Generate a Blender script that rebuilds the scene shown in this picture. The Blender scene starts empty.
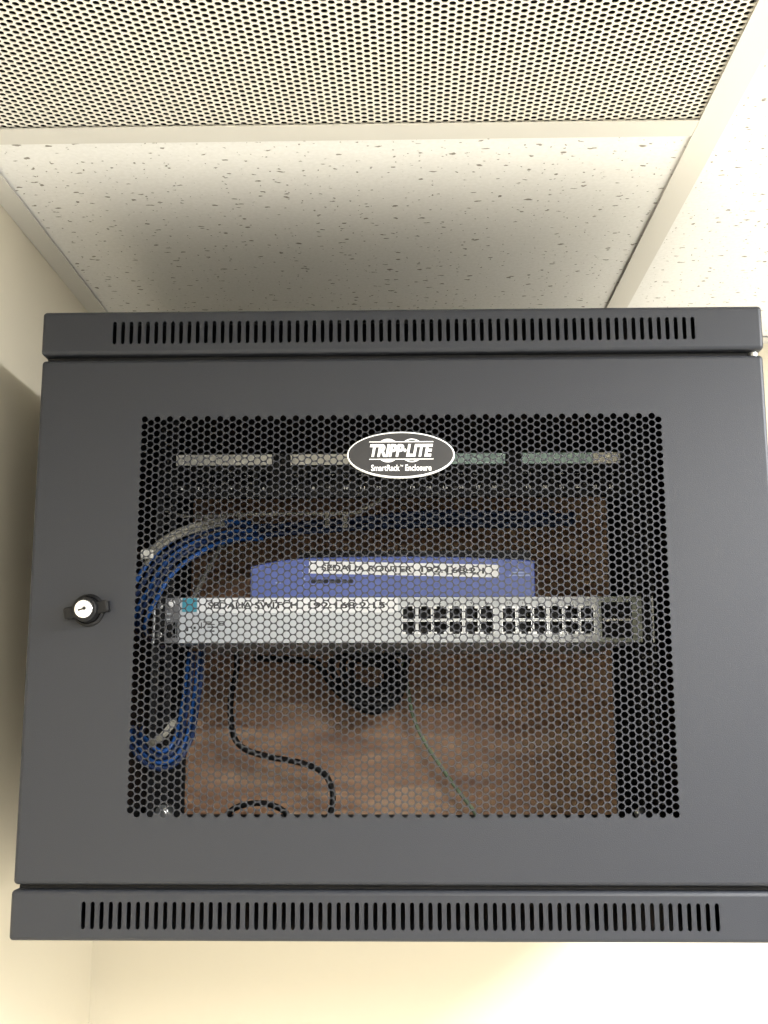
import bpy, math, random
import numpy as np
from mathutils import Vector, Matrix

random.seed(7)
SC = bpy.context.scene
COL = SC.collection
PI = math.pi

# ------------------------------------------------------------------ mesh building
class MB:
    """Collects vertices and faces (with material slots), then links them as ONE mesh object."""
    def __init__(self):
        self.v = []; self.f = []; self.m = []; self.s = []
    def add(self, vs, fs, mat=0, smooth=False):
        b = len(self.v)
        self.v.extend([tuple(p) for p in vs])
        for q in fs:
            self.f.append([b + i for i in q]); self.m.append(mat); self.s.append(smooth)
        return self
    def box(self, x0, x1, y0, y1, z0, z1, mat=0, skip=''):
        vs = [(x0, y0, z0), (x1, y0, z0), (x1, y1, z0), (x0, y1, z0),
              (x0, y0, z1), (x1, y0, z1), (x1, y1, z1), (x0, y1, z1)]
        fs = {'b': (0, 3, 2, 1), 't': (4, 5, 6, 7), 'f': (0, 1, 5, 4), 'k': (2, 3, 7, 6), 'l': (3, 0, 4, 7), 'r': (1, 2, 6, 5)}
        return self.add(vs, [q for k, q in fs.items() if k not in skip], mat)
    def bevel_box(self, x0, x1, y0, y1, z0, z1, r, mat=0, n=3):
        """box whose front (low y) edges are rounded"""
        rings = pan_rings(x0, x1, z0, z1, r, y0, y1, n)
        self.rings(rings, mat, True)
        self.add(rings[0], [list(range(len(rings[0])))], mat)
        self.add(rings[-1], [list(range(len(rings[-1])))[::-1]], mat)
        return self
    def rings(self, rings, mat=0, smooth=False, closed=True):
        n = len(rings[0]); vs = [p for r in rings for p in r]; fs = []
        for k in range(len(rings) - 1):
            for i in range(n if closed else n - 1):
                j = (i + 1) % n
                fs.append((k * n + i, k * n + j, (k + 1) * n + j, (k + 1) * n + i))
        return self.add(vs, fs, mat, smooth)
    def tube(self, pts, r, n=10, mat=0, caps=True, smooth_path=True):
        pts = [Vector(p) for p in pts]
        if smooth_path and len(pts) > 2: pts = spline(pts)
        rings = []; up = Vector((0.13, 0.2, 1)).normalized()
        for i, p in enumerate(pts):
            t = (pts[min(i + 1, len(pts) - 1)] - pts[max(i - 1, 0)]).normalized()
            u = up - t * up.dot(t)
            if u.length < 1e-4: u = Vector((1, 0, 0)) - t * t.x
            u.normalize(); w = t.cross(u); up = u
            rr = r(i / (len(pts) - 1)) if callable(r) else r
            rings.append([p + (u * math.cos(a) + w * math.sin(a)) * rr for a in [2 * PI * k / n for k in range(n)]])
        self.rings(rings, mat, True)
        if caps:
            self.add(rings[0], [list(range(n))[::-1]], mat); self.add(rings[-1], [list(range(n))], mat)
        return self
    def lathe_y(self, cx, cz, prof, n=32, mat=0, smooth=False):
        """profile of (radius, y) turned about an axis along y; first and last get caps"""
        rings = [[(cx + r * math.cos(2 * PI * k / n), y, cz + r * math.sin(2 * PI * k / n)) for k in range(n)] for r, y in prof]
        self.rings(rings, mat, smooth)
        self.add(rings[0], [list(range(n))], mat); self.add(rings[-1], [list(range(n))[::-1]], mat)
        return self
    def build(self, name, mats, parent=None, fix=False):
        me = bpy.data.meshes.new(name)
        me.from_pydata(self.v, [], self.f)
        for m in (mats if isinstance(mats, (list, tuple)) else [mats]): me.materials.append(m)
        me.polygons.foreach_set('material_index', self.m)
        me.polygons.foreach_set('use_smooth', self.s)
        me.update()
        if fix:
            import bmesh
            bm = bmesh.new(); bm.from_mesh(me)
            bmesh.ops.remove_doubles(bm, verts=bm.verts, dist=1e-6)
            bmesh.ops.recalc_face_normals(bm, faces=bm.faces)
            bm.to_mesh(me); bm.free()
        o = bpy.data.objects.new(name, me); COL.objects.link(o)
        if parent: o.parent = parent
        return o

def spline(pts, n=8):
    out = []
    P = [pts[0] * 2 - pts[1]] + pts + [pts[-1] * 2 - pts[-2]]
    for i in range(1, len(P) - 2):
        a, b, c, d = P[i - 1:i + 3]
        for k in range(n):
            t = k / n
            out.append(0.5 * ((2 * b) + (c - a) * t + (2 * a - 5 * b + 4 * c - d) * t * t + (3 * b - a - 3 * c + d) * t ** 3))
    out.append(pts[-1])
    return out

def pan_rings(x0, x1, z0, z1, r, y0, y1, n=4):
    """rings of a tray-like front with rounded front edges and rounded corners"""
    rings = []
    def ring(off, y):
        out = []
        for cx, cz, a0 in ((x1 - r, z1 - r, 0), (x0 + r, z1 - r, PI / 2), (x0 + r, z0 + r, PI), (x1 - r, z0 + r, 1.5 * PI)):
            for k in range(5):
                a = a0 + PI / 2 * k / 4
                out.append((cx + off * math.cos(a), y, cz + off * math.sin(a)))
        return out
    for k in range(n + 1):
        t = PI / 2 * k / n
        rings.append(ring(max(r * math.sin(t), 1e-5), y0 + r * (1 - math.cos(t))))
    rings.append(ring(r, y1))
    return rings

def cell_template(w, h, hole, n=12):
    """a w x h cell with a hole: (outer pts, hole pts); hole is a radius, or (radius, half length) for an upright slot"""
    ang = [2 * PI * k / n for k in range(n)]
    ca = math.atan2(h, w)
    ang = sorted(set(ang + [ca, PI - ca, PI + ca, 2 * PI - ca]))
    out, inn = [], []
    for a in ang:
        c, s = math.cos(a), math.sin(a)
        k = min((w / 2) / abs(c) if abs(c) > 1e-9 else 9, (h / 2) / abs(s) if abs(s) > 1e-9 else 9)
        out.append((c * k, s * k))
        if isinstance(hole, tuple):
            r, L = hole
            out_t = (c * r, s * r + ((L - r) if s > 1e-6 else (-(L - r) if s < -1e-6 else 0)))
            inn.append(out_t)
        else:
            inn.append((c * hole, s * hole))
    return out, inn

def hex_template(p, r):
    """flat-topped hexagonal cell of pitch p with a round hole of radius r"""
    hx = [(p / math.sqrt(3) * math.cos(PI / 3 * k), p / math.sqrt(3) * math.sin(PI / 3 * k)) for k in range(6)]
    out, inn = [], []
    for k in range(6):
        a, b = hx[k], hx[(k + 1) % 6]
        out += [a, ((a[0] + b[0]) / 2, (a[1] + b[1]) / 2)]
    for k in range(12): inn.append((r * math.cos(PI / 6 * k), r * math.sin(PI / 6 * k)))
    return out, inn

def perforated(mb, centres, w, h, hole, place, thick, n=12, mat=0, back=True, hexa=False):
    """adds many holed cells; place(u, v, t) -> xyz, t = depth behind the front"""
    out, inn = hex_template(h, hole) if hexa else cell_template(w, h, hole, n)
    N = len(out)
    for cu, cv in centres:
        b = len(mb.v)
        for (t, ring) in ((0, out), (0, inn), (thick, inn), (thick, out)):
            mb.v.extend([place(cu + u, cv + v, t) for u, v in ring])
        for k in range(3 if back else 2):
            for i in range(N):
                j = (i + 1) % N
                mb.f.append((b + k * N + i, b + k * N + j, b + (k + 1) * N + j, b + (k + 1) * N + i))
                mb.m.append(mat); mb.s.append(False)

# ------------------------------------------------------------------ objects and their words
def tag(o, label=None, cat=None, group=None, kind=None):
    if label: o['label'] = label
    if cat: o['category'] = cat
    if group: o['group'] = group
    if kind: o['kind'] = kind
    return o
def thing(name, label, cat, loc=(0, 0, 0), group=None):
    o = bpy.data.objects.new(name, None); COL.objects.link(o)
    o.location = loc; o.empty_display_size = 0.02
    return tag(o, label, cat, group)
def place_parts(root):
    """children were modelled in world coordinates"""
    for c in root.children: c.matrix_parent_inverse = Matrix.Translation(root.location).inverted()

def lettering(name, body, box, y, mat, parent, bold=0.0, shear=0.0, depth=0.0003, rot=0.0, nested=None):
    """text fitted into box = (x0, x1, z0, z1), facing -y, as a mesh"""
    cu = bpy.data.curves.new(name, 'FONT'); cu.body = body; cu.size = 1; cu.offset = bold; cu.shear = shear
    cu.extrude = 0.001; cu.resolution_u = 3
    t = bpy.data.objects.new(name, cu); COL.objects.link(t)
    dg = bpy.context.evaluated_depsgraph_get(); dg.update()
    me = bpy.data.meshes.new_from_object(t.evaluated_get(dg))
    bpy.data.objects.remove(t); bpy.data.curves.remove(cu)
    co = np.empty(len(me.vertices) * 3); me.vertices.foreach_get('co', co); co = co.reshape(-1, 3)
    lo, hi = co.min(0), co.max(0)
    x0, x1, z0, z1 = box
    X = x0 + (co[:, 0] - lo[0]) / (hi[0] - lo[0]) * (x1 - x0)
    Z = z0 + (co[:, 1] - lo[1]) / (hi[1] - lo[1]) * (z1 - z0)
    cx, cz = (x0 + x1) / 2, (z0 + z1) / 2
    c, s = math.cos(rot), math.sin(rot)
    Xr = cx + (X - cx) * c - (Z - cz) * s; Zr = cz + (X - cx) * s + (Z - cz) * c
    Y = y - (co[:, 2] - lo[2]) / max(hi[2] - lo[2], 1e-9) * depth
    me.vertices.foreach_set('co', np.stack([Xr, Y, Zr], 1).ravel()); me.update()
    me.name = name; me.materials.clear(); me.materials.append(mat)
    o = bpy.data.objects.new(name, me); COL.objects.link(o)
    if parent: o.parent = parent
    return o

# ------------------------------------------------------------------ materials
def rgb(r, g, b):
    f = lambda c: (c / 255 / 12.92) if c / 255 <= 0.04045 else ((c / 255 + 0.055) / 1.055) ** 2.4
    return (f(r), f(g), f(b), 1)
def mat(name, col, rough=0.5, metal=0.0, bump=0.0, scale=400, var=0.0, spec=0.5, coat=0.0):
    m = bpy.data.materials.new(name); m.use_nodes = True
    nt = m.node_tree; b = nt.nodes['Principled BSDF']
    b.inputs['Base Color'].default_value = col; b.inputs['Roughness'].default_value = rough
    b.inputs['Metallic'].default_value = metal; b.inputs['Specular IOR Level'].default_value = spec
    b.inputs['Coat Weight'].default_value = coat
    if bump or var:
        tc = nt.nodes.new('ShaderNodeTexCoord'); nz = nt.nodes.new('ShaderNodeTexNoise')
        nz.inputs['Scale'].default_value = scale; nz.inputs['Detail'].default_value = 3
        nt.links.new(tc.outputs['Object'], nz.inputs['Vector'])
        if bump:
            bp = nt.nodes.new('ShaderNodeBump'); bp.inputs['Strength'].default_value = bump; bp.inputs['Distance'].default_value = 0.0006
            nt.links.new(nz.outputs['Fac'], bp.inputs['Height']); nt.links.new(bp.outputs['Normal'], b.inputs['Normal'])
        if var:
            n2 = nt.nodes.new('ShaderNodeTexNoise'); n2.inputs['Scale'].default_value = scale / 40; n2.inputs['Detail'].default_value = 4
            nt.links.new(tc.outputs['Object'], n2.inputs['Vector'])
            mx = nt.nodes.new('ShaderNodeMix'); mx.data_type = 'RGBA'
            mx.inputs['A'].default_value = tuple(c * (1 - var) for c in col[:3]) + (1,)
            mx.inputs['B'].default_value = tuple(min(1, c * (1 + var)) for c in col[:3]) + (1,)
            nt.links.new(n2.outputs['Fac'], mx.inputs['Factor']); nt.links.new(mx.outputs['Result'], b.inputs['Base Color'])
    return m

def tile_material():
    """mineral fibre ceiling tile: off-white with pinholes and short fissures"""
    m = bpy.data.materials.new('mineral_fibre_tile'); m.use_nodes = True
    nt = m.node_tree; L = nt.links; b = nt.nodes['Principled BSDF']; b.inputs['Roughness'].default_value = 0.9
    b.inputs['Specular IOR Level'].default_value = 0.15
    tc = nt.nodes.new('ShaderNodeTexCoord')
    def N(t): return nt.nodes.new(t)
    def math_(op, a, c=None, clamp=False):
        n = N('ShaderNodeMath'); n.operation = op; n.use_clamp = clamp
        for i, x in enumerate((a, c)):
            if x is None: continue
            if isinstance(x, (int, float)): n.inputs[i].default_value = x
            else: L.new(x, n.inputs[i])
        return n.outputs[0]
    warp = N('ShaderNodeTexNoise'); warp.inputs['Scale'].default_value = 160; warp.inputs['Detail'].default_value = 2
    L.new(tc.outputs['Object'], warp.inputs['Vector'])
    vm = N('ShaderNodeVectorMath'); vm.operation = 'MULTIPLY_ADD'
    L.new(warp.outputs['Color'], vm.inputs[0]); vm.inputs[1].default_value = (0.006, 0.006, 0)
    L.new(tc.outputs['Object'], vm.inputs[2])
    masks = []
    for sc, (sx, sy), rad, off in ((74, (0.55, 1.0), 0.12, 0), (90, (1, 1), 0.105, 3.3), (56, (0.4, 1.25), 0.10, 7.7)):
        mp = N('ShaderNodeMapping'); mp.inputs['Scale'].default_value = (sx, sy, 0.0); mp.inputs['Location'].default_value = (off, off * 2, 0)
        L.new(vm.outputs[0], mp.inputs['Vector'])
        vo = N('ShaderNodeTexVoronoi'); vo.inputs['Scale'].default_value = sc; vo.voronoi_dimensions = '2D'
        L.new(mp.outputs[0], vo.inputs['Vector'])
        sp = N('ShaderNodeSeparateColor'); L.new(vo.outputs['Color'], sp.inputs[0])
        r = math_('MULTIPLY', math_('POWER', sp.outputs[0], 1.6), rad)
        d = math_('SUBTRACT', r, vo.outputs['Distance'])
        masks.append(math_('MULTIPLY', d, 36, True))
    mk = math_('MAXIMUM', math_('MAXIMUM', masks[0], masks[1]), masks[2])
    fine = N('ShaderNodeTexNoise'); fine.inputs['Scale'].default_value = 260; fine.inputs['Detail'].default_value = 4
    L.new(tc.outputs['Object'], fine.inputs['Vector'])
    base = N('ShaderNodeMix'); base.data_type = 'RGBA'
    base.inputs['A'].default_value = rgb(228, 227, 221); base.inputs['B'].default_value = rgb(246, 245, 241)
    L.new(fine.outputs['Fac'], base.inputs['Factor'])
    mx = N('ShaderNodeMix'); mx.data_type = 'RGBA'
    L.new(math_('MULTIPLY', mk, 0.72), mx.inputs['Factor'])
    L.new(base.outputs['Result'], mx.inputs['A']); mx.inputs['B'].default_value = rgb(96, 84, 62)
    L.new(mx.outputs['Result'], b.inputs['Base Color'])
    bp = N('ShaderNodeBump'); bp.inputs['Strength'].default_value = 0.5; bp.inputs['Distance'].default_value = 0.002
    h = math_('SUBTRACT', math_('MULTIPLY', fine.outputs['Fac'], 0.25), mk)
    L.new(h, bp.inputs['Height']); L.new(bp.outputs['Normal'], b.inputs['Normal'])
    return m

def wood_material():
    m = bpy.data.materials.new('plywood_face'); m.use_nodes = True
    nt = m.node_tree; L = nt.links; b = nt.nodes['Principled BSDF']
    b.inputs['Roughness'].default_value = 0.6; b.inputs['Specular IOR Level'].default_value = 0.25
    def N(t): return nt.nodes.new(t)
    tc = N('ShaderNodeTexCoord')
    mp = N('ShaderNodeMapping'); mp.inputs['Rotation'].default_value = (0, math.radians(26), 0); mp.inputs['Scale'].default_value = (1.6, 1, 14)
    L.new(tc.outputs['Object'], mp.inputs['Vector'])
    nz = N('ShaderNodeTexNoise'); nz.inputs['Scale'].default_value = 5; nz.inputs['Detail'].default_value = 6; nz.inputs['Distortion'].default_value = 0.8
    L.new(mp.outputs[0], nz.inputs['Vector'])
    rp = N('ShaderNodeValToRGB'); rp.color_ramp.elements[0].position = 0.36; rp.color_ramp.elements[1].position = 0.64
    rp.color_ramp.elements[0].color = rgb(140, 103, 78); rp.color_ramp.elements[1].color = rgb(224, 190, 158)
    e = rp.color_ramp.elements.new(0.52); e.color = rgb(194, 153, 120)
    m2 = N('ShaderNodeMapping'); m2.inputs['Rotation'].default_value = (0, math.radians(26), 0); m2.inputs['Scale'].default_value = (2.2, 1, 60)
    L.new(tc.outputs['Object'], m2.inputs['Vector'])
    n2 = N('ShaderNodeTexNoise'); n2.inputs['Scale'].default_value = 4; n2.inputs['Detail'].default_value = 5; n2.inputs['Distortion'].default_value = 0.3
    L.new(m2.outputs[0], n2.inputs['Vector'])
    mf = N('ShaderNodeMix'); mf.data_type = 'FLOAT'; mf.inputs['Factor'].default_value = 0.45
    L.new(nz.outputs['Fac'], mf.inputs['A']); L.new(n2.outputs['Fac'], mf.inputs['B'])
    L.new(mf.outputs['Result'], rp.inputs['Fac'])
    vo = N('ShaderNodeTexVoronoi'); vo.inputs['Scale'].default_value = 5.5
    L.new(tc.outputs['Object'], vo.inputs['Vector'])
    kn = N('ShaderNodeMath'); kn.operation = 'LESS_THAN'; kn.inputs[1].default_value = 0.06
    L.new(vo.outputs['Distance'], kn.inputs[0])
    mx = N('ShaderNodeMix'); mx.data_type = 'RGBA'; L.new(kn.outputs[0], mx.inputs['Factor'])
    L.new(rp.outputs['Color'], mx.inputs['A']); mx.inputs['B'].default_value = rgb(120, 74, 54)
    L.new(mx.outputs['Result'], b.inputs['Base Color'])
    return m

M = dict(
    wall=mat('cream_wall_paint', rgb(214, 206, 186), 0.75, bump=0.15, scale=300, spec=0.2),
    wall_far=mat('cream_wall_paint_plain', rgb(224, 225, 224), 0.8, spec=0.2),
    wall_front=mat('taupe_wall_paint', rgb(158, 153, 146), 0.8, spec=0.2),
    floor=mat('grey_floor_tile', rgb(214, 213, 210), 0.5, var=0.05, scale=300),
    tile=tile_material(),
    grid=mat('white_grid_enamel', rgb(214, 211, 202), 0.5, bump=0.08, scale=700),
    grille=mat('white_perforated_enamel', rgb(236, 232, 220), 0.5),
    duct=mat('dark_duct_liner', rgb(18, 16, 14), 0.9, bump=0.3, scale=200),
    black=mat('black_powder_coat', rgb(37, 39, 44), 0.46, bump=0.25, scale=1500, spec=0.3),
    inner=mat('black_painted_steel', rgb(17, 17, 18), 0.6, bump=0.1, scale=900, spec=0.25),
    black_plastic=mat('black_plastic', rgb(12, 12, 13), 0.55, bump=0.05, spec=0.25),
    chrome=mat('bright_chrome', rgb(238, 238, 236), 0.22, 0.75),
    keyhole=mat('keyhole_dark', rgb(20, 20, 20), 0.7),
    badge=mat('badge_charcoal', rgb(27, 27, 29), 0.45),
    white=mat('white_print', rgb(245, 245, 244), 0.45),
    ink=mat('black_ink', rgb(28, 28, 30), 0.6),
    steel=mat('zinc_steel', rgb(190, 192, 192), 0.3, 0.9),
    grey=mat('pale_grey_switch_enamel', rgb(203, 208, 212), 0.45, bump=0.05),
    midgrey=mat('mid_grey_plastic', rgb(112, 113, 115), 0.5),
    greengrey=mat('greenish_grey_bezel', rgb(150, 156, 150), 0.5),
    teal=mat('teal_print', rgb(72, 160, 182), 0.5),
    shield=mat('bright_port_shield', rgb(236, 238, 238), 0.35, 0.2),
    tape=mat('white_label_tape', rgb(246, 248, 250), 0.45),
    blue=mat('blue_router_plastic', rgb(88, 106, 178), 0.45, bump=0.05),
    blueprint=mat('pale_blue_print', rgb(172, 188, 228), 0.5),
    paper=mat('off_white_paper_strip', rgb(240, 238, 228), 0.7),
    paper_teal=mat('pale_teal_paper_strip', rgb(196, 224, 220), 0.7),
    blue_cable=mat('blue_cable_jacket', rgb(34, 82, 150), 0.4, var=0.15, scale=800),
    navy_shade_cable=mat('dark_blue_shaded_jacket', rgb(26, 44, 80), 0.45, var=0.15, scale=800),  # darker copy of the blue jacket; shade under the panel put into the colour
    grey_cable=mat('grey_cable_jacket', rgb(142, 139, 128), 0.5),
    grey_plastic=mat('pale_grey_support_plastic', rgb(196, 192, 180), 0.5),
    black_cable=mat('black_cord_jacket', rgb(8, 8, 9), 0.6, spec=0.25),
    green_cable=mat('green_wire_jacket', rgb(132, 156, 122), 0.4),
    wood=wood_material(),
)

# ------------------------------------------------------------------ the setting
XL, YB, ZC = -0.3771, 0.515, 0.6426          # left wall, back wall, underside of the ceiling grid
XR, YF, ZF = 2.3, -2.9, -1.45
def struct(mb, name, m, **k):
    return tag(mb.build(name, m, **k), kind='structure')
struct(MB().box(XL - 0.1, XR + 0.1, YB, YB + 0.1, ZF, ZC + 0.25), 'wall_back', M['wall'])
struct(MB().box(XL - 0.1, XL, YF, YB, ZF, ZC + 0.25), 'wall_left', M['wall'])
struct(MB().box(XR, XR + 0.1, YF, YB, ZF, ZC + 0.25), 'wall_right', M['wall_far'])
struct(MB().box(XL - 0.1, XR + 0.1, YF - 0.1, YF, ZF, ZC + 0.25), 'wall_front', M['wall_front'])
struct(MB().box(XL - 0.1, XR + 0.1, YF - 0.1, YB + 0.1, ZF - 0.1, ZF), 'floor', M['floor'])
# ceiling: slab above the suspended grid, and the tile field beyond the bays in view
cm = MB().box(XL - 0.1, XR + 0.1, YF - 0.1, YB + 0.1, ZC + 0.25, ZC + 0.3)
cm.box(XL, XR, YF, -0.66, ZC + 0.002, ZC + 0.017)
cm.box(0.875, XR, -0.66, YB, ZC + 0.002, ZC + 0.017)
struct(cm, 'ceiling', M['tile'])
T0, T1 = 0.2437, 0.2677                       # the tee that runs from front to back
def tee(x0, x1, y0, y1, along):
    mb = MB().box(x0, x1, y0, y1, ZC, ZC + 0.0012)
    if along == 'y':
        c = (x0 + x1) / 2; mb.box(c - 0.001, c + 0.001, y0, y1, ZC + 0.0012, ZC + 0.03)
    else:
        c = (y0 + y1) / 2; mb.box(x0, x1, c - 0.001, c + 0.001, ZC + 0.0012, ZC + 0.03)
    return mb
struct(tee(T0, T1, -0.66, YB, 'y'), 'trim_1', M['grid'])
struct(tee(-0.3552, T0 - 0.0003, -0.0470, -0.0228, 'x'), 'trim_2', M['grid'])
struct(MB().box(XL + 0.0003, -0.3552, -0.66, YB - 0.0003, ZC, ZC + 0.0012).box(XL + 0.0003, XL + 0.0015, -0.66, YB - 0.0003, ZC + 0.0012, ZC + 0.022), 'trim_3', M['grid'])
struct(tee(-0.3552, T0 - 0.0003, -0.668, -0.644, 'x'), 'trim_4', M['grid'])
struct(MB().box(-0.3552, T0 - 0.0003, YB - 0.0225, YB - 0.0003, ZC, ZC + 0.0012).box(-0.3552, T0 - 0.0003, YB - 0.0015, YB - 0.0003, ZC + 0.0012, ZC + 0.022), 'trim_5', M['grid'])
struct(MB().box(T1 + 0.0003, 0.875, YB - 0.0225, YB - 0.0003, ZC, ZC + 0.0012).box(T1 + 0.0003, 0.875, YB - 0.0015, YB - 0.0003, ZC + 0.0012, ZC + 0.022), 'trim_6', M['grid'])

ZT = ZC + 0.0030                              # underside of the panels lying on the grid
tag(MB().box(-0.372, 0.253, -0.0335, YB - 0.004, ZT, ZT + 0.015).build('ceiling_tile', M['tile']),
    'speckled white ceiling tile directly above the black cabinet, between the two grid bars', 'ceiling tile', 'ceiling tiles')
tag(MB().box(0.2585, 0.872, -0.655, YB - 0.004, ZT, ZT + 0.015).build('ceiling_tile', M['tile']),
    'speckled white ceiling tile to the right of the long diagonal grid bar', 'ceiling tile', 'ceiling tiles')

# perforated return-air panel
g = thing('return_air_grille', 'white perforated metal return air panel with dark round holes in the ceiling grid', 'vent', (-0.06, -0.346, ZT))
A = 0.00635
mb = MB()
cw = A * 0.8660254
nc, nr = 112, 95
gx0 = -0.3715; gy0 = -0.0368
cells = []
for i in range(nc):
    for k in range(nr):
        cells.append((gx0 + (i + 0.5) * cw, gy0 - (k + 0.5 + (0.5 if i % 2 else 0)) * A))
    # half cell of plain sheet at one end of each column
perforated(mb, cells, cw, A, 0.00258, lambda u, v, t: (u, v, ZT + t), 0.0009, n=10, back=False)
gy1 = gy0 - (nr + 0.5) * A; gx1 = gx0 + nc * cw
for i in range(nc):
    y = (gy0 - A / 2, gy0) if i % 2 else (gy1, gy1 + A / 2)
    mb.box(gx0 + i * cw, gx0 + (i + 1) * cw, y[0], y[1], ZT, ZT + 0.0009, skip='lrfk')
mb.build('perforated_face', M['grille'], g)
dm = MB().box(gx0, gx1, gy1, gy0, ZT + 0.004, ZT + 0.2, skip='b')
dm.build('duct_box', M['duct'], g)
place_parts(g)

# plywood backboard behind the cabinet
tag(MB().box(-0.295, 0.295, 0.487, YB - 0.0005, 0.004, 0.498).build('plywood_board', M['wood']),
    'brown plywood board on the wall, seen through the open back of the cabinet', 'board')

# ------------------------------------------------------------------ the cabinet
cab = thing('network_cabinet', 'large black wall-mounted rack cabinet with a perforated locking door', 'cabinet', (0, 0.24, 0))
H = 0.5027; W = 0.3; D = 0.474
SL = dict(pitch=0.00697)
def vent_front(name, z0, z1, sz0, sz1, sx0):
    """front lip of the top or bottom cover with a row of 70 upright slots"""
    r = 0.0032
    mb = MB(); mb.rings(pan_rings(-W, W, z0, z1, r, 0, 0.032), 0, True)
    p = SL['pitch']; h = z1 - z0 - 2 * r; zc = (z0 + z1) / 2
    ch = (sz1 - sz0) + 0.004; sc = (sz0 + sz1) / 2
    n = 70; xa = sx0 - p / 2; xb = xa + n * p
    perforated(mb, [(sx0 + i * p, sc) for i in range(n)], p, ch, (0.00175, (sz1 - sz0) / 2), lambda u, v, t: (u, t, v), 0.0013, n=12)
    def plate(x0, x1, a, b): mb.add([(x0, 0, a), (x1, 0, a), (x1, 0, b), (x0, 0, b)], [(0, 1, 2, 3)])
    plate(-W + r, xa, z0 + r, z1 - r); plate(xb, W - r, z0 + r, z1 - r)
    plate(xa, xb, z0 + r, sc - ch / 2); plate(xa, xb, sc + ch / 2, z1 - r)
    return mb
# top cover
tm = vent_front('top', 0.4650, H, 0.4738, 0.4933, -0.2386)
tm.box(-W, W, 0.032, D, H - 0.0015, H)
tm.box(-W + 0.0005, W - 0.0005, 0.0305, 0.032, 0.4652, 0.4725)
tm.box(-W, -W + 0.0015, 0.032, D, 0.4675, H - 0.0015); tm.box(W - 0.0015, W, 0.032, D, 0.4675, H - 0.0015)
tm.build('top_cover', M['black'], cab)
bmx = vent_front('bottom', 0.0, 0.0372, 0.0087, 0.0289, -0.2433)
bmx.box(-W, W, 0.032, D, 0, 0.0015)
bmx.box(-W + 0.0005, W - 0.0005, 0.0305, 0.032, 0.032, 0.0372)
bmx.box(-W, -W + 0.0015, 0.032, D, 0.0015, 0.0372); bmx.box(W - 0.0015, W, 0.032, D, 0.0015, 0.0372)
bmx.build('bottom_cover', M['black'], cab)
MB().box(-0.2965, 0.2885, 0.009, 0.0255, 0.4604, 0.4648).build('frame_rail', M['inner'], cab)
MB().box(-0.2965, 0.2885, 0.009, 0.0255, 0.0374, 0.0408).build('frame_rail', M['inner'], cab)
# inner decks above the slots and below them keep the inside closed
MB().box(-W + 0.002, W - 0.002, 0.034, D - 0.002, 0.4690, 0.4702).build('top_deck', M['inner'], cab)
MB().box(-W + 0.002, W - 0.002, 0.034, D - 0.002, 0.0340, 0.0352).build('bottom_deck', M['inner'], cab)
for s in (-1, 1):
    x0, x1 = sorted((s * W, s * (W - 0.0015)))
    sp = MB().box(x0, x1, 0.026, D, 0.0374, 0.4673, 0, skip='l' if s > 0 else 'r')
    xi = s * (W - 0.0015)
    sp.add([(xi, 0.026, 0.0374), (xi, D, 0.0374), (xi, D, 0.4673), (xi, 0.026, 0.4673)], [(0, 1, 2, 3)], 1)
    xa, xb = sorted((s * (W - 0.0015), s * (W - 0.014)))
    sp.box(xa, xb, 0.026, 0.0275, 0.0374, 0.4673)                 # folded front lip behind the door
    sp.build('side_panel', [M['black'], M['inner']], cab)
# open rear frame around the plywood
rf = MB()
rf.box(-W + 0.002, -0.262, D - 0.004, D - 0.002, 0.036, 0.4685); rf.box(0.251, W - 0.002, D - 0.004, D - 0.002, 0.036, 0.4685)
rf.box(-0.262, 0.251, D - 0.004, D - 0.002, 0.036, 0.05); rf.box(-0.262, 0.251, D - 0.004, D - 0.002, 0.432, 0.4685)
rf.build('rear_frame', M['inner'], cab)
# mounting rails with square holes
RY = 0.192
def rail(s):
    mb = MB()
    cx = s * 0.2325; w, h = 0.018, 0.0147
    z = 0.046
    n = 0
    cells = []
    while z < 0.455:
        cells.append((cx, z + h / 2)); z += h
    out, inn = [], []
    for cu, cv in cells:
        b = len(mb.v); a = 0.0048
        for (yy, hw, hh) in ((RY, w / 2, h / 2), (RY, a, a), (RY + 0.002, a, a), (RY + 0.002, w / 2, h / 2)):
            mb.v.extend([(cu - hw, yy, cv - hh), (cu + hw, yy, cv - hh), (cu + hw, yy, cv + hh), (cu - hw, yy, cv + hh)])
        for k in range(3):
            for i in range(4):
                j = (i + 1) % 4
                mb.f.append((b + k * 4 + i, b + k * 4 + j, b + k * 4 + 4 + j, b + k * 4 + 4 + i)); mb.m.append(0); mb.s.append(False)
    xa, xb = sorted((s * 0.2415, s * 0.2432))
    mb.box(xa, xb, RY, RY + 0.03, 0.046, z)
    xa, xb = sorted((s * 0.2432, s * 0.2978))
    mb.box(xa, xb, RY + 0.0285, RY + 0.03, 0.06, 0.08); mb.box(xa, xb, RY + 0.0285, RY + 0.03, 0.43, 0.45)
    return mb
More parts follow.
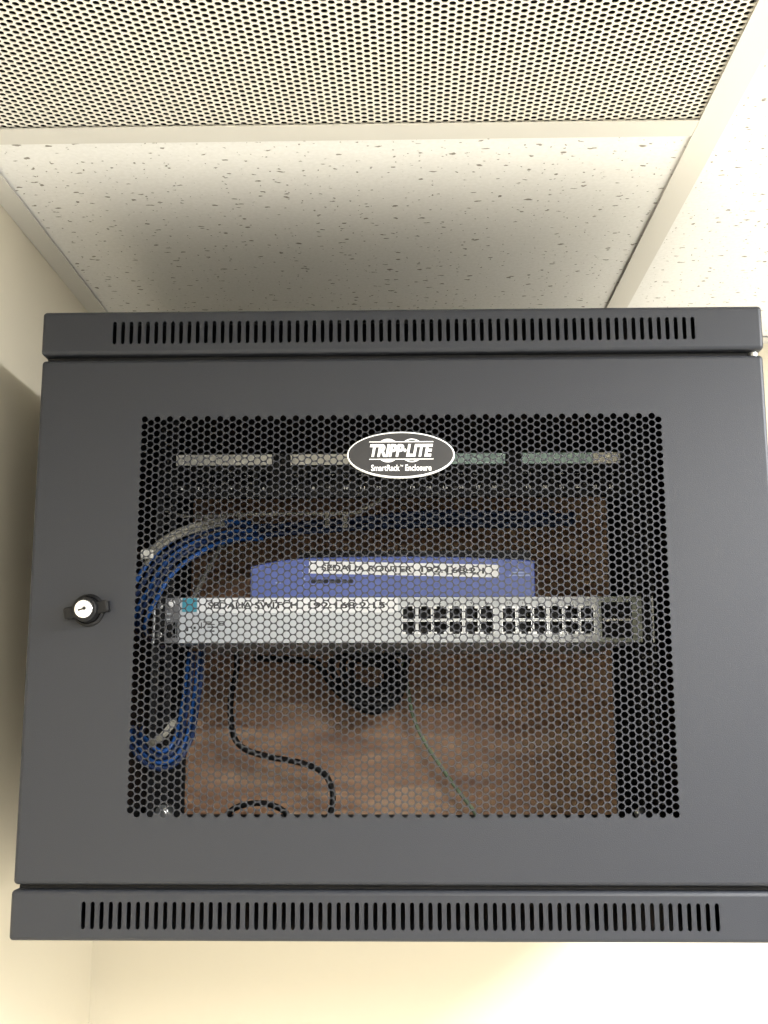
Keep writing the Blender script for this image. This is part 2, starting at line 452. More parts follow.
for s in (-1, 1):
    r = rail(s).build('mounting_rail', M['inner'], cab)
    # bright bolt that fixes the foot of the rail
    bx, bz = (-0.2262, 0.0768) if s < 0 else (0.2212, 0.0772)
    bo = MB()
    R0 = 0.0062 if s < 0 else 0.004
    bo.lathe_y(bx, bz, [(R0 * 0.5, RY - 0.0052), (R0 * 0.95, RY - 0.004), (R0, RY - 0.001), (R0 * 1.25, RY - 0.001), (R0 * 1.25, RY)], 14)
    if s < 0:
        bo.add([(bx + 0.002, RY - 0.001, bz + 0.002), (bx + 0.0085, RY - 0.001, bz + 0.001), (bx + 0.0125, RY - 0.006, bz + 0.006), (bx + 0.006, RY - 0.006, bz + 0.0095),
                (bx + 0.002, RY - 0.0025, bz + 0.002), (bx + 0.0085, RY - 0.0025, bz + 0.001), (bx + 0.0125, RY - 0.0075, bz + 0.006), (bx + 0.006, RY - 0.0075, bz + 0.0095)],
               [(0, 1, 2, 3), (7, 6, 5, 4), (0, 4, 5, 1), (1, 5, 6, 2), (2, 6, 7, 3), (3, 7, 4, 0)])
    tag(bo.build('rail_bolt', M['steel'], r), 'shiny steel bolt')
# hinge pin at the upper right of the door
MB().tube([(0.2935, 0.010, 0.4610), (0.2935, 0.010, 0.4648)], 0.0038, 12).build('hinge_pin', M['steel'], cab)['label'] = 'bright steel hinge pin'
MB().tube([(0.2935, 0.010, 0.0375), (0.2935, 0.010, 0.0408)], 0.0038, 12).build('hinge_pin', M['steel'], cab)['label'] = 'bright steel hinge pin'

# the door, with its field of 82 columns of round holes
DZ0, DZ1 = 0.0410, 0.4602; DX = 0.2988; r = 0.0032
dm = MB(); dm.rings(pan_rings(-DX, DX, DZ0, DZ1, r, 0, 0.02), 0, True)
P = 0.0060; pw = P * 0.8660254; ncol = 82; zt = 0.4089
x0c = -pw * (ncol - 1) / 2; h1 = P / math.sqrt(3); h2 = h1 / 2
xa = x0c - h1; xb = -xa; za = zt - 53 * P; zb = zt + P / 2
cells = []
for i in range(ncol):
    for k in range(53):
        cells.append((x0c + i * pw, zt - k * P - (P / 2 if i % 2 else 0)))
perforated(dm, cells, pw, P, 0.00269, lambda u, v, t: (u, t, v), 0.0008, hexa=True)
def poly(pts):
    dm.add([(x, 0.0, z) for x, z in pts], [tuple(range(len(pts)))])
    dm.add([(x, 0.0008, z) for x, z in pts], [tuple(range(len(pts)))[::-1]])
def plate(x0, x1, a, b): poly([(x0, a), (x1, a), (x1, b), (x0, b)])
zl = zt - 52 * P                                     # lowest hole of an even column
for i in range(ncol):
    x = x0c + i * pw
    if i % 2:
        if i < ncol - 1: poly([(x - h1, zb), (x - h2, zb - P / 2), (x + h2, zb - P / 2), (x + h1, zb)])
        else: poly([(x - h1, zb), (x - h2, zb - P / 2), (x + h2, zb - P / 2), (x + h1, zt - P / 2), (x + h1, zb)])
    else:
        if i: poly([(x - h1, za), (x + h1, za), (x + h2, za + P / 2), (x - h2, za + P / 2)])
        else: poly([(x - h1, za), (x + h1, za), (x + h2, za + P / 2), (x - h2, za + P / 2), (x - h1, zl)])
xe = x0c + (ncol - 1) * pw
for k in range(52):
    poly([(x0c - h1, zt - k * P), (x0c - h1, zt - (k + 1) * P), (x0c - h2, zt - k * P - P / 2)])
    poly([(xe + h1, zt - P / 2 - k * P), (xe + h2, zt - P / 2 - k * P - P / 2), (xe + h1, zt - P / 2 - (k + 1) * P)])
poly([(x0c - h1, zb), (x0c - h1, zt), (x0c - h2, zb)])
poly([(xe + h1, za), (xe + h2, za), (xe + h1, za + P / 2)])
plate(-DX + r, xa, DZ0 + r, DZ1 - r); plate(xb, DX - r, DZ0 + r, DZ1 - r)
plate(xa, xb, DZ0 + r, za); plate(xa, xb, zb, DZ1 - r)
door = dm.build('door', M['black'], cab)
# stamped lock: ring, wing handle, chrome key cylinder
LX, LZ = -0.2499, 0.2516
lk = MB().lathe_y(LX, LZ, [(0.0098, -0.0025), (0.0112, -0.0035), (0.0128, -0.0022), (0.0132, 0.0)], 36, smooth=False)
lk.build('lock_ring', M['black_plastic'], door)
wg = MB()
ang = math.radians(11); ca, sa = math.cos(ang), math.sin(ang)
def wing_pt(u, y, v): return (LX + u * ca - v * sa, y, LZ + u * sa + v * ca)
outl = []
for u, v in ((-0.0175, -0.0042), (-0.0165, -0.0046), (0.0165, -0.0046), (0.0178, -0.0038), (0.0178, 0.0038), (0.0165, 0.0046), (-0.0165, 0.0046), (-0.0178, 0.0034)):
    outl.append((u, v))
ringsw = []
for y, k in ((-0.0110, 0.9), (-0.0105, 1.0), (-0.0008, 1.0)):
    ringsw.append([wing_pt(u * (k if abs(u) > 0.01 else 1), y + (0.003 if abs(u) > 0.015 and y < -0.005 else 0), v * k) for u, v in outl])
wg.rings(ringsw); wg.add(ringsw[0], [list(range(8))]); wg.add(ringsw[-1], [list(range(8))[::-1]])
wg.lathe_y(LX, LZ, [(0.0086, -0.0132), (0.0096, -0.0125), (0.0102, -0.0005)], 32)
wg.build('lock_handle', M['black_plastic'], door)
cyl = MB().lathe_y(LX, LZ, [(0.0064, -0.0152), (0.0070, -0.0147), (0.0071, -0.0125)], 40)
cyl.build('key_cylinder', M['chrome'], door)['label'] = 'bright chrome key cylinder with a small keyhole'
kh = MB().lathe_y(LX + 0.0008, LZ + 0.0005, [(0.0014, -0.01535), (0.0015, -0.0151)], 16)
c, s = math.cos(0.25), math.sin(0.25)
pts = [(-0.0042, -0.0007), (0.0012, -0.0006), (0.0012, 0.0006), (-0.0042, 0.0007)]
kh.rings([[(LX + u * c - v * s, y, LZ + u * s + v * c) for u, v in pts] for y in (-0.01535, -0.0151)])
kh.add([(LX + u * c - v * s, -0.01535, LZ + u * s + v * c) for u, v in pts], [(0, 1, 2, 3)])
kh.build('keyhole', M['keyhole'], door)

# oval badge
BX, BZ, BA, BB = 0.0004, 0.3771, 0.0438, 0.0193
def ell(a, b, y, n=72): return [(BX + a * math.cos(2 * PI * k / n), y, BZ + b * math.sin(2 * PI * k / n)) for k in range(n)]
bd = MB()
R_ = [ell(BA - 0.0012, BB - 0.0012, -0.0030), ell(BA - 0.0005, BB - 0.0005, -0.0029), ell(BA, BB, -0.0022), ell(BA, BB, -0.0002)]
bd.rings(R_[0:2], 1); bd.rings(R_[1:], 1, True); bd.add(R_[0], [list(range(72))], 0); bd.add(R_[-1], [list(range(72))[::-1]], 0)
tag(bd.build('oval_badge', [M['badge'], M['white']], door), 'charcoal oval badge with a white rim')
yb = -0.0031
# lettering and its emblem: arcs above and below two thin lines
lt = lettering('badge_lettering', 'TRIPP\u00b7LITE', (-0.0246, 0.0266, 0.3753, 0.3858), yb, M['white'], door, bold=0.042, shear=0.22)
em = MB()
def bar(x0, x1, z0, z1, b=em): b.box(x0, x1, yb - 0.0003, yb, z0, z1)
bar(-0.0253, 0.0270, 0.38745, 0.38805); bar(-0.0253, 0.0270, 0.3730, 0.3736)
def seg(cx, cz, R1, R0, zlim, up):
    """part of a disc (or ring, R0 > 0) beyond a level line"""
    sgn = 1 if up else -1
    h = abs(zlim - cz); a1 = math.acos(min(1, h / R1)); n = 18
    outer = [(cx + R1 * math.sin(t), cz + sgn * R1 * math.cos(t)) for t in [-a1 + 2 * a1 * k / n for k in range(n + 1)]]
    if R0:
        a0 = math.acos(min(1, h / R0)) if R0 > h else 0.001
        inner = [(cx + R0 * math.sin(t), cz + sgn * max(R0 * math.cos(t), h)) for t in [-a0 + 2 * a0 * k / n for k in range(n + 1)]]
    else:
        inner = [(x, zlim) for x, z in outer]
    em.rings([[(x, yb - 0.0003, z) for x, z in outer], [(x, yb - 0.0003, z) for x, z in inner]], closed=False)
for up, zl in ((True, 0.3880), (False, 0.3730)):
    seg(-0.0100, 0.3805, 0.0098, 0, zl, up)
    seg(0.0095, 0.3805, 0.0098, 0.0088, zl, up)
em.build('badge_emblem', M['white'], door)
lettering('badge_lettering', 'SmartRack', (-0.0236, -0.0005, 0.3636, 0.3687), yb, M['white'], door, bold=0.014)
lettering('badge_lettering', 'TM', (-0.0001, 0.0022, 0.3670, 0.3685), yb, M['white'], door, bold=0.012)
lettering('badge_lettering', 'Enclosure', (0.0040, 0.0252, 0.3636, 0.3687), yb, M['white'], door, bold=0.014)
place_parts(cab)

# ------------------------------------------------------------------ patch panel
FY = 0.190
pp = thing('patch_panel', 'black patch panel with paper label strips at the top of the rack', 'patch panel', (0, FY, 0.382))
pm = MB()
pz0, pz1 = 0.3795, 0.4235
slots = []
gx = [-0.2260, -0.1120, 0.0020, 0.1160]
px_all = []
for a in gx:
    for k in range(6): px_all.append(a + 0.0085 + k * 0.0162)
# face plate with an opening per port
zP0, zP1 = 0.3925, 0.4050
def fp(x0, x1, a, b): pm.add([(x0, FY - 0.001, a), (x1, FY - 0.001, a), (x1, FY - 0.001, b), (x0, FY - 0.001, b)], [(0, 1, 2, 3)])
fp(-0.2413, 0.2413, pz0, zP0); fp(-0.2413, 0.2413, zP1, pz1)
x = -0.2413
for p in px_all:
    fp(x, p - 0.0058, zP0, zP1); x = p + 0.0058
fp(x, 0.2413, zP0, zP1)
pm.box(-0.2413, 0.2413, FY - 0.001, FY + 0.0012, pz1 - 0.0015, pz1, skip='f'); pm.box(-0.2413, 0.2413, FY - 0.001, FY + 0.0012, pz0, pz0 + 0.0015, skip='f')
pm.box(-0.218, 0.218, FY + 0.018, FY + 0.03, pz0 + 0.004, pz1 - 0.004)
pm.build('panel', M['inner'], pp)
for p in px_all:
    q = MB().box(p - 0.0058, p + 0.0058, FY - 0.001, FY + 0.014, zP0, zP1, skip='f')
    for k in range(8): q.box(p - 0.0042 + k * 0.0011, p - 0.0036 + k * 0.0011, FY + 0.002, FY + 0.011, zP1 - 0.003, zP1 - 0.0024, 1)
    q.build('port', [M['black_plastic'], M['chrome']], pp)
for i, (x0, x1, m, w) in enumerate(((-0.2239, -0.1288, 'paper', 'white'), (-0.1100, -0.0150, 'paper', 'white'), (0.0060, 0.1022, 'paper_teal', 'pale teal'), (0.1190, 0.1886, 'paper_teal', 'pale teal'))):
    ls = MB().box(x0, x1, FY - 0.0022, FY - 0.0011, 0.4116, 0.4222)
    o = ls.build('label_strip', M[m], pp); o['label'] = w + ' paper label strip'
o = MB().box(0.1888, 0.2151, FY - 0.0022, FY - 0.0011, 0.4116, 0.4222).build('label_strip', M['paper'], pp); o['label'] = 'white paper label strip end'
for i, p in enumerate(px_all):
    n = str(i + 1); w = 0.0011 * len(n)
    o = lettering('port_number', n, (p - w, p + w, 0.3868, 0.3896), FY - 0.0012, M['white'], pp, bold=0.02)
for s in (-1, 1):
    for z in (0.3875, 0.4160):
        MB().lathe_y(s * 0.2345, z, [(0.0022, FY - 0.0035), (0.0036, FY - 0.0028), (0.0039, FY - 0.001)], 14).build('screw', M['black_plastic'], pp)
place_parts(pp)

# ------------------------------------------------------------------ network switch
sw = thing('network_switch', 'pale grey rack switch with two rows of ports and a white label', 'network switch', (0, FY, 0.2365))
sz0, sz1 = 0.2362, 0.2799
SX = 0.2195
body = MB()
sy = FY - 0.0015
# front plate around the port openings
ups = [0.0066 + k * 0.01500 for k in range(6)] + [0.1027 + k * 0.01500 for k in range(6)]
rows = (0.2506, 0.2647); pwid, phei = 0.0068, 0.0064
def sp_(x0, x1, a, b, m=0): body.add([(x0, sy, a), (x1, sy, a), (x1, sy, b), (x0, sy, b)], [(0, 1, 2, 3)], m)
xs0 = -0.2164; xs1 = 0.1890
cuts = [xs0]
for p in ups: cuts += [p - pwid, p + pwid]
cuts += [xs1]
lev = [sz0, rows[0] - phei, rows[0] + phei, rows[1] - phei, rows[1] + phei, sz1]
for zi in range(5):
    if zi in (1, 3):
        for k in range(0, len(cuts), 2): sp_(cuts[k], cuts[k + 1], lev[zi], lev[zi + 1])
    else: sp_(xs0, xs1, lev[zi], lev[zi + 1])
body.box(-SX, 0.2225, sy, FY + 0.235, sz0, sz1, skip='f')
body.build('body', M['grey'], sw)
# left indicator panel, mid grey, with a dark recess
lp = MB()
lx0, lx1 = -0.2300, xs0
def lq(x0, x1, a, b): lp.add([(x0, sy, a), (x1, sy, a), (x1, sy, b), (x0, sy, b)], [(0, 1, 2, 3)])
hx0, hx1, hz0, hz1 = -0.2290, -0.2178, 0.2412, 0.2562
lq(lx0, lx1, sz0, hz0); lq(lx0, lx1, hz1, sz1); lq(lx0, hx0, hz0, hz1); lq(hx1, lx1, hz0, hz1)
lp.box(hx0, hx1, sy, sy + 0.012, hz0, hz1, 1, skip='f')
lp.box(lx0, lx1, sy, sy + 0.014, sz0, sz1, skip='fk')
tag(lp.build('indicator_panel', [M['midgrey'], M['black_plastic']], sw), 'mid grey end panel with a dark recess')
MB().lathe_y(-0.2238, 0.2745, [(0.0026, sy - 0.0016), (0.0034, sy - 0.0009), (0.0035, sy)], 18).build('white_spot', M['white'], sw)['label'] = 'white round spot'  # small raised white spot on the end panel
for k, (zz, ww) in enumerate(((0.2640, 0.004), (0.2585, 0.003))):
    MB().box(-0.2285, -0.2285 + ww, sy - 0.0004, sy, zz, zz + 0.0012).build('panel_mark', M['grey'], sw)
# ears
for s in (-1, 1):
    x0, x1 = sorted((s * 0.2300, s * 0.2412))
    er = MB().box(x0, x1, FY - 0.001, FY + 0.001, sz0, sz1)
    xe = s * 0.2412; a, b = sorted((xe, xe - s * 0.0014))
    er.box(a, b, FY - 0.0025, FY - 0.001, sz0, sz1, 1)
    er.build('mounting_ear', [M['inner'], M['shield']], sw)
    for z in (0.2440, 0.2720):
        MB().lathe_y(s * 0.2352, z, [(0.0018, FY - 0.0035), (0.003, FY - 0.003), (0.0032, FY - 0.001)], 14).build('ear_screw', M['steel' if s < 0 else 'inner'], sw)
# ports
for zr in rows:
    for p in ups:
        q = MB()
        x0, x1, a, b = p - pwid, p + pwid, zr - phei, zr + phei
        q.box(x0, x1, sy + 0.0002, sy + 0.013, a, b, 0, skip='f')
        t = 0.0007
        q.box(x0, x0 + t, sy - 0.0006, sy + 0.001, a, b, 1); q.box(x1 - t, x1, sy - 0.0006, sy + 0.001, a, b, 1)
        up = zr > 0.26
        e0, e1 = (a, a + t) if up else (b - t, b)
        q.box(x0 + t, x1 - t, sy - 0.0006, sy + 0.001, e0, e1, 1)
        # latch notch step
        n0, n1 = (b - 0.0022, b) if up else (a, a + 0.0022)
        q.box(x0 + t, x0 + 0.0034, sy + 0.0006, sy + 0.006, n0, n1, 1); q.box(x1 - 0.0034, x1 - t, sy + 0.0006, sy + 0.006, n0, n1, 1)
        q.build('port', [M['black_plastic'], M['shield']], sw)
# port numbers as small printed marks above and below the rows
for i, p in enumerate(ups):
    for zz, n in ((0.2728, str(2 * i + 1)), (0.2396, str(2 * i + 2))):
        w = 0.0009 * len(n)
        lettering('port_number', n, (p - w, p + w, zz, zz + 0.0023), sy, M['ink'], sw, bold=0.01, depth=0.0002)
MB().box(-0.2135, -0.1994, sy - 0.0005, sy, 0.2663, 0.2796).build('printed_logo', M['teal'], sw)['label'] = 'teal printed square'
tp = MB().box(-0.2007 + 0.002, -0.0042, sy - 0.0007, sy, 0.2651, 0.2791).build('label_tape', M['tape'], sw); tp['label'] = 'white label tape'
lettering('label_text', 'SEDALIA SWITCH', (-0.1885, -0.1010, 0.2693, 0.2756), sy - 0.0007, M['ink'], tp, bold=0.022)
lettering('label_text', '192.168.2.15', (-0.0910, -0.0165, 0.2691, 0.2754), sy - 0.0007, M['ink'], tp, bold=0.022)
for (x, z, w, h) in ((-0.2090, 0.2440, 0.0042, 0.0013), (-0.2090, 0.2475, 0.0020, 0.0034), (-0.2020, 0.2498, 0.0022, 0.0022), (-0.1950, 0.2500, 0.0010, 0.0060), (-0.1925, 0.2560, 0.0070, 0.0010),
                     (-0.1885, 0.2535, 0.0070, 0.0010), (-0.1885, 0.2510, 0.0070, 0.0010), (-0.1870, 0.2470, 0.0055, 0.0013), (-0.1780, 0.2562, 0.0060, 0.0010), (-0.1775, 0.2530, 0.0050, 0.0010)):
    MB().box(x, x + w, sy - 0.0003, sy, z, z + h).build('printed_mark', M['ink'], sw)
# module bay at the right end: greenish grey frame around two dark covers
mbay = MB()
bx0, bx1, bz0, bz1 = 0.1915, 0.2205, 0.2402, 0.2745
def bq(x0, x1, a, b, m=0): mbay.add([(x0, sy, a), (x1, sy, a), (x1, sy, b), (x0, sy, b)], [(0, 1, 2, 3)], m)
bq(xs1, 0.2300, sz0, bz0); bq(xs1, 0.2300, bz1, sz1); bq(xs1, bx0, bz0, bz1); bq(bx1, 0.2300, bz0, bz1)
mbay.box(bx0, bx1, sy, sy + 0.010, bz0, bz1, 1, skip='f')
tag(mbay.build('module_bay', [M['greengrey'], M['black_plastic']], sw), 'greenish grey frame round a dark module bay')
lettering('bay_text', 'Gigabit Module', (0.1925, 0.2195, 0.2560, 0.2592), sy + 0.0012, M['white'], sw, bold=0.05)
mbay2 = MB().box(bx0 + 0.001, bx1 - 0.001, sy + 0.0013, sy + 0.0022, 0.2556, 0.2596)
mbay2.build('bay_strip', M['black_plastic'], sw)
place_parts(sw)

# ------------------------------------------------------------------ blue router on the switch
RYF = 0.195
rt = thing('router', 'blue box router with a white label lying on the grey switch', 'router', (-0.01, RYF + 0.08, 0.2801))
rz = 0.2803
top = [(-0.1492, 0.3112), (-0.1376, 0.3140), (-0.1240, 0.3166), (-0.1101, 0.3185), (-0.0904, 0.3199), (-0.0450, 0.3206), (-0.0021, 0.3207), (0.0350, 0.3204), (0.0664, 0.3196), (0.1000, 0.3182), (0.1295, 0.3162)]
n = len(top)
fr = MB()
outline = [(-0.1488, rz)] + [(0.1295, rz)] + top[::-1]
ringsr = []
for y, k in ((RYF, 0.0012), (RYF + 0.0006, 0.0004), (RYF + 0.0018, 0.0), (RYF + 0.022, 0.0)):
    cx = -0.0106; cz = 0.299
    ringsr.append([(x - math.copysign(k, x - cx), y, z - math.copysign(k, z - cz)) for x, z in outline])
fr.rings(ringsr); fr.add(ringsr[0], [list(range(len(outline)))]); fr.add(ringsr[-1], [list(range(len(outline)))[::-1]])
bez = fr.build('front_bezel', M['blue'], rt, fix=True)
hs = MB().box(-0.1470, 0.1265, RYF + 0.022, RYF + 0.18, rz + 0.0005, 0.3105)
hs.box(-0.1040, 0.1290, RYF + 0.030, RYF + 0.178, 0.3105, 0.3305)
hs.build('housing', M['black_plastic'], rt)['label'] = 'black housing'
rot = math.radians(-1.45)
def slab(name, cx, cz, w, h, y, m, parent, th=0.0006):
    c, s = math.cos(rot), math.sin(rot)
    pts = [(-w / 2, -h / 2), (w / 2, -h / 2), (w / 2, h / 2), (-w / 2, h / 2)]
    b = MB(); a = [[(cx + u * c - v * s, yy, cz + u * s + v * c) for u, v in pts] for yy in (y - th, y)]
    b.rings(a); b.add(a[0], [(0, 1, 2, 3)])
    return b.build(name, m, parent)
tp = slab('label_tape', 0.0016, 0.3080, 0.1858, 0.0124, RYF, M['tape'], rt); tp['label'] = 'white label tape'
ty = RYF - 0.0006
lettering('label_text', 'SEDALIA ROUTER', (-0.0790, 0.0100, 0.3058, 0.3118), ty, M['ink'], tp, bold=0.022, rot=rot)
lettering('label_text', '192.168.2.1', (0.0185, 0.0800, 0.3040, 0.3098), ty, M['ink'], tp, bold=0.022, rot=rot)
for k in range(4):
    MB().lathe_y(-0.0970 + 0.0012 * (k % 2), 0.2925 + k * 0.0064, [(0.0009, RYF - 0.0009), (0.0012, RYF)], 10).build('indicator_light', M['blueprint'], rt)
for k in range(7):
    x = -0.0896 + k * 0.0061
    sl = MB(); y0, y1 = RYF - 0.0004, RYF
    pts = [(x, 0.2963), (x + 0.0012, 0.2943), (x + 0.0044, 0.2943), (x + 0.0056, 0.2963), (x + 0.0044, 0.2983), (x + 0.0012, 0.2983)]
    sl.rings([[(u, y, v) for u, v in pts] for y in (y0, y1)]); sl.add([(u, y0, v) for u, v in pts], [tuple(range(6))])
    sl.build('port_slot', M['keyhole'], rt)
# faint printed mark at the right end
for k, (dx, dz, w) in enumerate(((0.0, 0.0, 0.020), (0.003, 0.0028, 0.014), (0.0065, 0.0056, 0.0070))):
    MB().box(0.1043 + dx, 0.1043 + dx + w, RYF - 0.0003, RYF, 0.3008 + dz, 0.3021 + dz).build('printed_mark', M['blueprint'], rt)
MB().box(-0.1240, -0.1185, RYF - 0.0004, RYF, 0.2945, 0.2957).build('printed_mark', M['blueprint'], rt)
place_parts(rt)

# ------------------------------------------------------------------ cables inside the cabinet
def cable(name, label, cat, pts, r, m, group=None, n=10):
    return tag(MB().tube(pts, r, n).build(name, m), label, cat, group)

# lacing bar with hooks behind the patch panel
lb = thing('cable_lacing_bar', 'thin grey cable support bar with hooks under the patch panel', 'cable support', (-0.04, 0.3, 0.382))
MB().tube([(-0.2420, 0.232, 0.3740), (-0.2312, 0.292, 0.3785), (-0.1658, 0.300, 0.3818), (-0.0570, 0.300, 0.3826), (-0.0439, 0.300, 0.3868), (-0.0287, 0.300, 0.3935), (-0.022, 0.29, 0.396)], 0.0018, 8).build('bar', M['grey_plastic'], lb)
for x, z0, z1 in ((-0.2135, 0.3795, 0.3500), (-0.1766, 0.3812, 0.3680), (-0.0819, 0.3826, 0.3672), (-0.0624, 0.3826, 0.3665)):
    MB().tube([(x, 0.300, z0 + 0.001), (x, 0.299, (z0 + z1) / 2), (x + 0.0005, 0.292, z1)], 0.0028, 8).build('hook', M['grey_plastic'], lb)
place_parts(lb)
place_back = ['first', 'second', 'third']
G = 'blue network cables at the left of the rack'
# five blue cables running from behind the patch panel round to the left side and down
base = [(0.1661, 0.31, 0.3800), (0.1240, 0.31, 0.3775), (0.0503, 0.31, 0.3790), (-0.0236, 0.31, 0.3752), (-0.0764, 0.31, 0.3690), (-0.1250, 0.308, 0.3665),
        (-0.1579, 0.2920, 0.3625), (-0.1790, 0.2500, 0.3555), (-0.1934, 0.2050, 0.3433), (-0.2058, 0.1780, 0.3313), (-0.2221, 0.1740, 0.3191), (-0.2352, 0.1740, 0.3046), (-0.2447, 0.1760, 0.2884),
        (-0.2560, 0.1840, 0.2727), (-0.2640, 0.2000, 0.2595), (-0.2680, 0.2400, 0.2505), (-0.2680, 0.30, 0.2450)]
labs = ['bright blue network cable arching over at the upper left, outermost of its bundle', 'blue network cable coloured shade-dark, running along under the patch panel, upper of two',
        'bright blue network cable arching over at the upper left, middle of its bundle', 'blue network cable coloured shade-dark, running along under the patch panel, lower of two',
        'bright blue network cable arching over at the upper left, innermost of its bundle']
for k in range(5):
    off = (k - 2) * 0.0058
    pts = []
    for i, (x, y, z) in enumerate(base):
        t = i / (len(base) - 1)
        # spread across the bundle, turning with the curve
        pts.append((x + off * (0.2 + 0.9 * t), y + 0.0022 * ((k * 2) % 5 - 2), z - off * (1.0 - 0.5 * t) - 0.0008 * math.sin(i * 1.3 + k * 2)))
    cable('network_cable', labs[k], 'cable', pts if k in (1, 3) else pts[6:], 0.00235, M['navy_shade_cable' if k in (1, 3) else 'blue_cable'], G)
for k, w_ in ((0, 'upper'), (1, 'lower')):
    dz = -0.0078 * k
    cable('network_cable', 'thick dark navy cable lying behind thin blue cables under the patch panel, %s one' % w_, 'cable',
          [(0.1900, 0.325, 0.3830 + dz), (0.1240, 0.3215, 0.3800 + dz), (0.0503, 0.3215, 0.3812 + dz), (-0.0236, 0.3215, 0.3790 + dz), (-0.0900, 0.3215, 0.3755 + dz), (-0.1500, 0.3215, 0.3700 + dz), (-0.2000, 0.322, 0.3600 + dz), (-0.2400, 0.326, 0.3420 + dz)], 0.0037, M['navy_shade_cable'], 'thick dark cables under the patch panel')
# blue bundle that hangs down the left rail and turns back up in a loop at the bottom
vert = [(-0.2120, 0.2620, 0.2310), (-0.2120, 0.2550, 0.2178), (-0.2110, 0.2350, 0.1873), (-0.2080, 0.2050, 0.1650), (-0.2068, 0.1800, 0.1466), (-0.2136, 0.1740, 0.1321), (-0.2247, 0.1730, 0.1266), (-0.2361, 0.1740, 0.1302), (-0.2465, 0.1790, 0.1393), (-0.2600, 0.2000, 0.1490), (-0.2680, 0.2400, 0.1549)]
labs = ['dark blue network cable hanging in a loop at the lower left, outermost strand', 'blue network cable hanging in a loop at the lower left, second strand from outside',
        'dark blue network cable hanging in a loop at the lower left, third strand from outside', 'blue network cable hanging in a loop at the lower left, innermost strand']
for k in range(4):
    off = (1.5 - k) * 0.0052
    pts = []
    for i, (x, y, z) in enumerate(vert):
        cx, cz = -0.2262, 0.1490
        dx, dz = x - cx, min(z, 0.15) - cz
        d = math.hypot(dx, dz) or 1
        pts.append((x + off * dx / d, y + 0.0022 * ((k * 2) % 4 - 1.5), z + off * dz / d))
    cable('network_cable', labs[k], 'cable', pts, 0.0024, M['navy_shade_cable'] if k in (0, 2) else M['blue_cable'], 'blue network cables looped at the lower left')
# grey cables over the upper bundle
for k, lab in ((0, 'grey cable bundled on top of the blue cables, upper of two'), (1, 'grey cable bundled on top of the blue cables, lower of two')):
    d = 0.0052 * k
    cable('grey_cable', lab, 'cable', [(-0.2450, 0.1640, 0.3150 - d), (-0.2393, 0.1610, 0.3232 - d), (-0.2290, 0.1610, 0.3329 - d), (-0.2146, 0.1650, 0.3422 - d), (-0.1989, 0.1850, 0.3520 - d), (-0.1844, 0.2400, 0.3665 - d)], 0.0025, M['grey_cable'], 'grey cables on the blue bundle')
cable('grey_cable', 'thin grey cable slanting down behind the left end of the router', 'cable', [(-0.1880, 0.31, 0.3700), (-0.1926, 0.312, 0.3610), (-0.2081, 0.315, 0.3318), (-0.2230, 0.318, 0.3040), (-0.2290, 0.318, 0.2900)], 0.0028, M['grey_cable'])
# velcro clip and strap
ck = MB().bevel_box(-0.2475, -0.2355, 0.152, 0.1560, 0.3140, 0.3225, 0.0012)
tag(ck.build('cable_clip', M['paper'], fix=True), 'small pale cable clip at the upper left beside the blue cables', 'clip')
sb = MB(); 
sp_pts = spline([Vector(p) for p in ((-0.2383, 0.1760, 0.1376), (-0.2345, 0.1670, 0.1416), (-0.2255, 0.1630, 0.1471), (-0.2183, 0.1630, 0.1544), (-0.2145, 0.1670, 0.1617), (-0.2156, 0.1760, 0.1643))])
rs = []
for i, p in enumerate(sp_pts):
    t = (sp_pts[min(i + 1, len(sp_pts) - 1)] - sp_pts[max(i - 1, 0)]).normalized()
    w = t.cross(Vector((0, 1, 0))).normalized() * 0.0030
    q = t.cross(w).normalized() * 0.0006
    rs.append([p + w + q, p - w + q, p - w - q, p + w - q])
sb.rings(rs); sb.add(rs[0], [(0, 1, 2, 3)]); sb.add(rs[-1], [(3, 2, 1, 0)])
tag(sb.build('cable_strap', M['grey_cable']), 'grey strap round the loop of blue cables at the lower left', 'strap')
# black cords against the plywood
cable('power_cord', 'long black cord dropping from the switch and bending right across the plywood', 'cord',
      [(-0.1925, 0.40, 0.2360), (-0.1929, 0.405, 0.2174), (-0.1990, 0.405, 0.1834), (-0.1960, 0.41, 0.1441), (-0.1806, 0.41, 0.1273), (-0.1520, 0.41, 0.1190), (-0.1178, 0.41, 0.1125), (-0.0927, 0.41, 0.1019), (-0.0815, 0.405, 0.0832), (-0.0815, 0.40, 0.0635), (-0.0900, 0.395, 0.0430), (-0.105, 0.38, 0.0392)], 0.0034, M['black_cable'])
cable('power_cord', 'short arch of black cord at the bottom of the door opening', 'cord',
      [(-0.2250, 0.40, 0.0395), (-0.2130, 0.40, 0.0430), (-0.2016, 0.40, 0.0540), (-0.1906, 0.40, 0.0634), (-0.1715, 0.40, 0.0684), (-0.1511, 0.40, 0.0672), (-0.1341, 0.40, 0.0591), (-0.1250, 0.40, 0.0450), (-0.118, 0.398, 0.0395)], 0.0034, M['black_cable'])
cc = [(-0.1700, 0.385, 0.2300), (-0.1174, 0.385, 0.2280), (-0.0968, 0.385, 0.2226), (-0.0807, 0.385, 0.1990), (-0.0581, 0.385, 0.1798), (-0.0356, 0.385, 0.1700), (-0.0131, 0.385, 0.1780), (-0.0010, 0.385, 0.1963), (0.0020, 0.385, 0.2180), (-0.002, 0.39, 0.2330)]
coil = []
pts = [Vector(p) for p in cc]
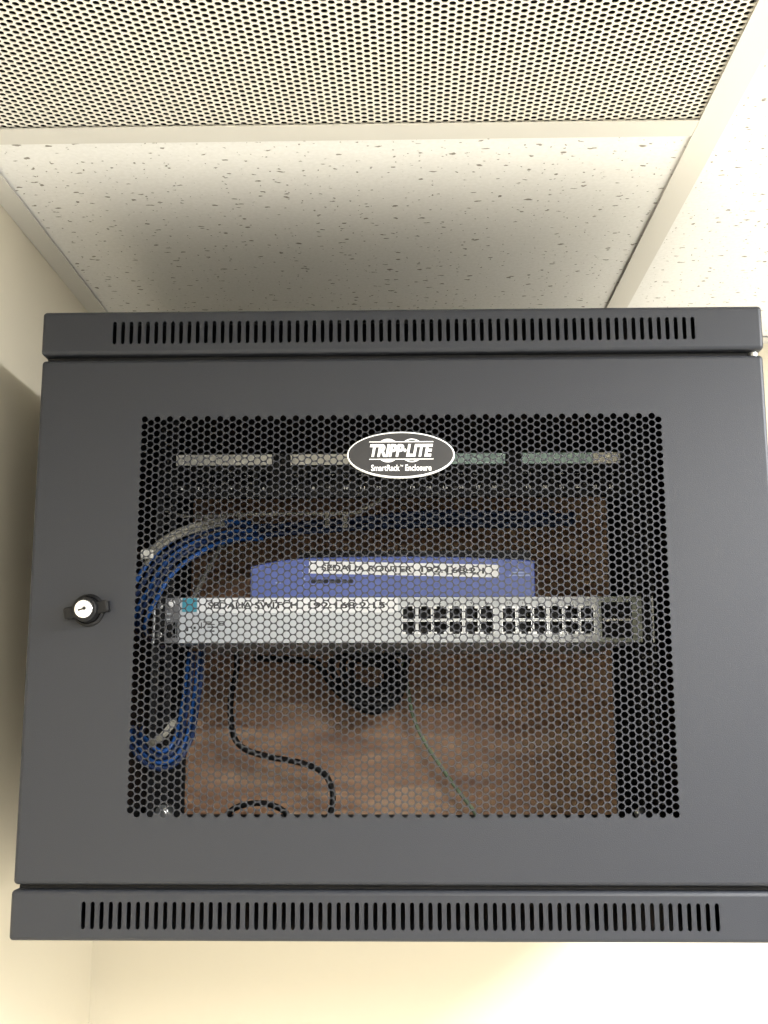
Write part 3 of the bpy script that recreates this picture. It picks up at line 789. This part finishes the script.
for turn in range(3):
    for (x, y, z) in ((-0.0780, 0.385, 0.2300), (-0.0730, 0.385, 0.2020), (-0.0560, 0.383, 0.1860), (-0.0356, 0.383, 0.1770), (-0.0165, 0.384, 0.1850), (-0.0060, 0.386, 0.2000), (-0.0060, 0.388, 0.2200), (-0.0250, 0.392, 0.2330), (-0.0550, 0.394, 0.2345)):
        cx, cz = -0.038, 0.212
        k = 1.0 - 0.22 * turn
        pts.append(Vector((cx + (x - cx) * k, y + 0.006 * turn, cz + (z - cz) * k)))
cable('power_cord', 'coiled thick black cord hanging below the middle of the switch', 'cord', pts, 0.0038, M['black_cable'])
cable('ground_wire', 'thin green wire slanting down to the right across the plywood', 'wire', [(-0.003, 0.440, 0.2400), (0.0015, 0.444, 0.2150), (0.0049, 0.448, 0.1948), (0.0106, 0.45, 0.1655), (0.0243, 0.45, 0.1347), (0.0472, 0.45, 0.1005), (0.0664, 0.45, 0.0745), (0.0833, 0.447, 0.0525), (0.092, 0.44, 0.0375)], 0.0023, M['green_cable'])

# ------------------------------------------------------------------ light
def area(name, loc, rot, sx, sy, power, col):
    l = bpy.data.lights.new(name, 'AREA'); l.shape = 'RECTANGLE'; l.size = sx; l.size_y = sy; l.energy = power; l.color = col
    o = bpy.data.objects.new(name, l); COL.objects.link(o); o.location = loc; o.rotation_euler = rot
    return o
area('ceiling_lamp', (0.6, -1.7, ZC - 0.004), (0, 0, 0), 0.6, 1.2, 86, (1.0, 0.972, 0.945))
area('ceiling_lamp', (1.0, -0.45, ZC - 0.004), (0, 0, 0), 0.5, 0.6, 76, (0.95, 0.968, 1.0))
# added cool fill light at the front wall, for the door and rack
area('cool_fill_light', (1.45, YF + 0.01, 0.05), (PI / 2, 0, 0), 1.3, 1.0, 6, (0.86, 0.93, 1.0))
w = bpy.data.worlds.new('world'); SC.world = w; w.use_nodes = True
w.node_tree.nodes['Background'].inputs[0].default_value = (0.9, 0.93, 1, 1); w.node_tree.nodes['Background'].inputs[1].default_value = 0.0

# ------------------------------------------------------------------ camera
cam = bpy.data.cameras.new('camera'); co = bpy.data.objects.new('camera', cam); COL.objects.link(co)
pitch, yaw, roll = 0.1753, 0.02237, -0.00111
cp, sp2, cy, sy2 = math.cos(pitch), math.sin(pitch), math.cos(yaw), math.sin(yaw)
fwd = Vector((-sy2 * cp, cy * cp, sp2)); rgt = Vector((cy, sy2, 0)); upv = rgt.cross(fwd)
r2 = rgt * math.cos(roll) + upv * math.sin(roll); u2 = -rgt * math.sin(roll) + upv * math.cos(roll)
mw = Matrix((r2, u2, -fwd)).transposed().to_4x4(); mw.translation = Vector((0.00626, -0.87613, 0.17515))
co.matrix_world = mw
cam.sensor_fit = 'VERTICAL'; cam.sensor_height = 36.0; cam.lens = 36.0 * 1101.6 / 1024
cam.clip_start = 0.01; cam.clip_end = 50
SC.camera = co

SC.view_settings.view_transform = 'Standard'; SC.view_settings.look = 'None'
SC.view_settings.gamma = 1.0; SC.view_settings.exposure = 0.16; SC.view_settings.use_curve_mapping = False
SC.cycles.max_bounces = 8
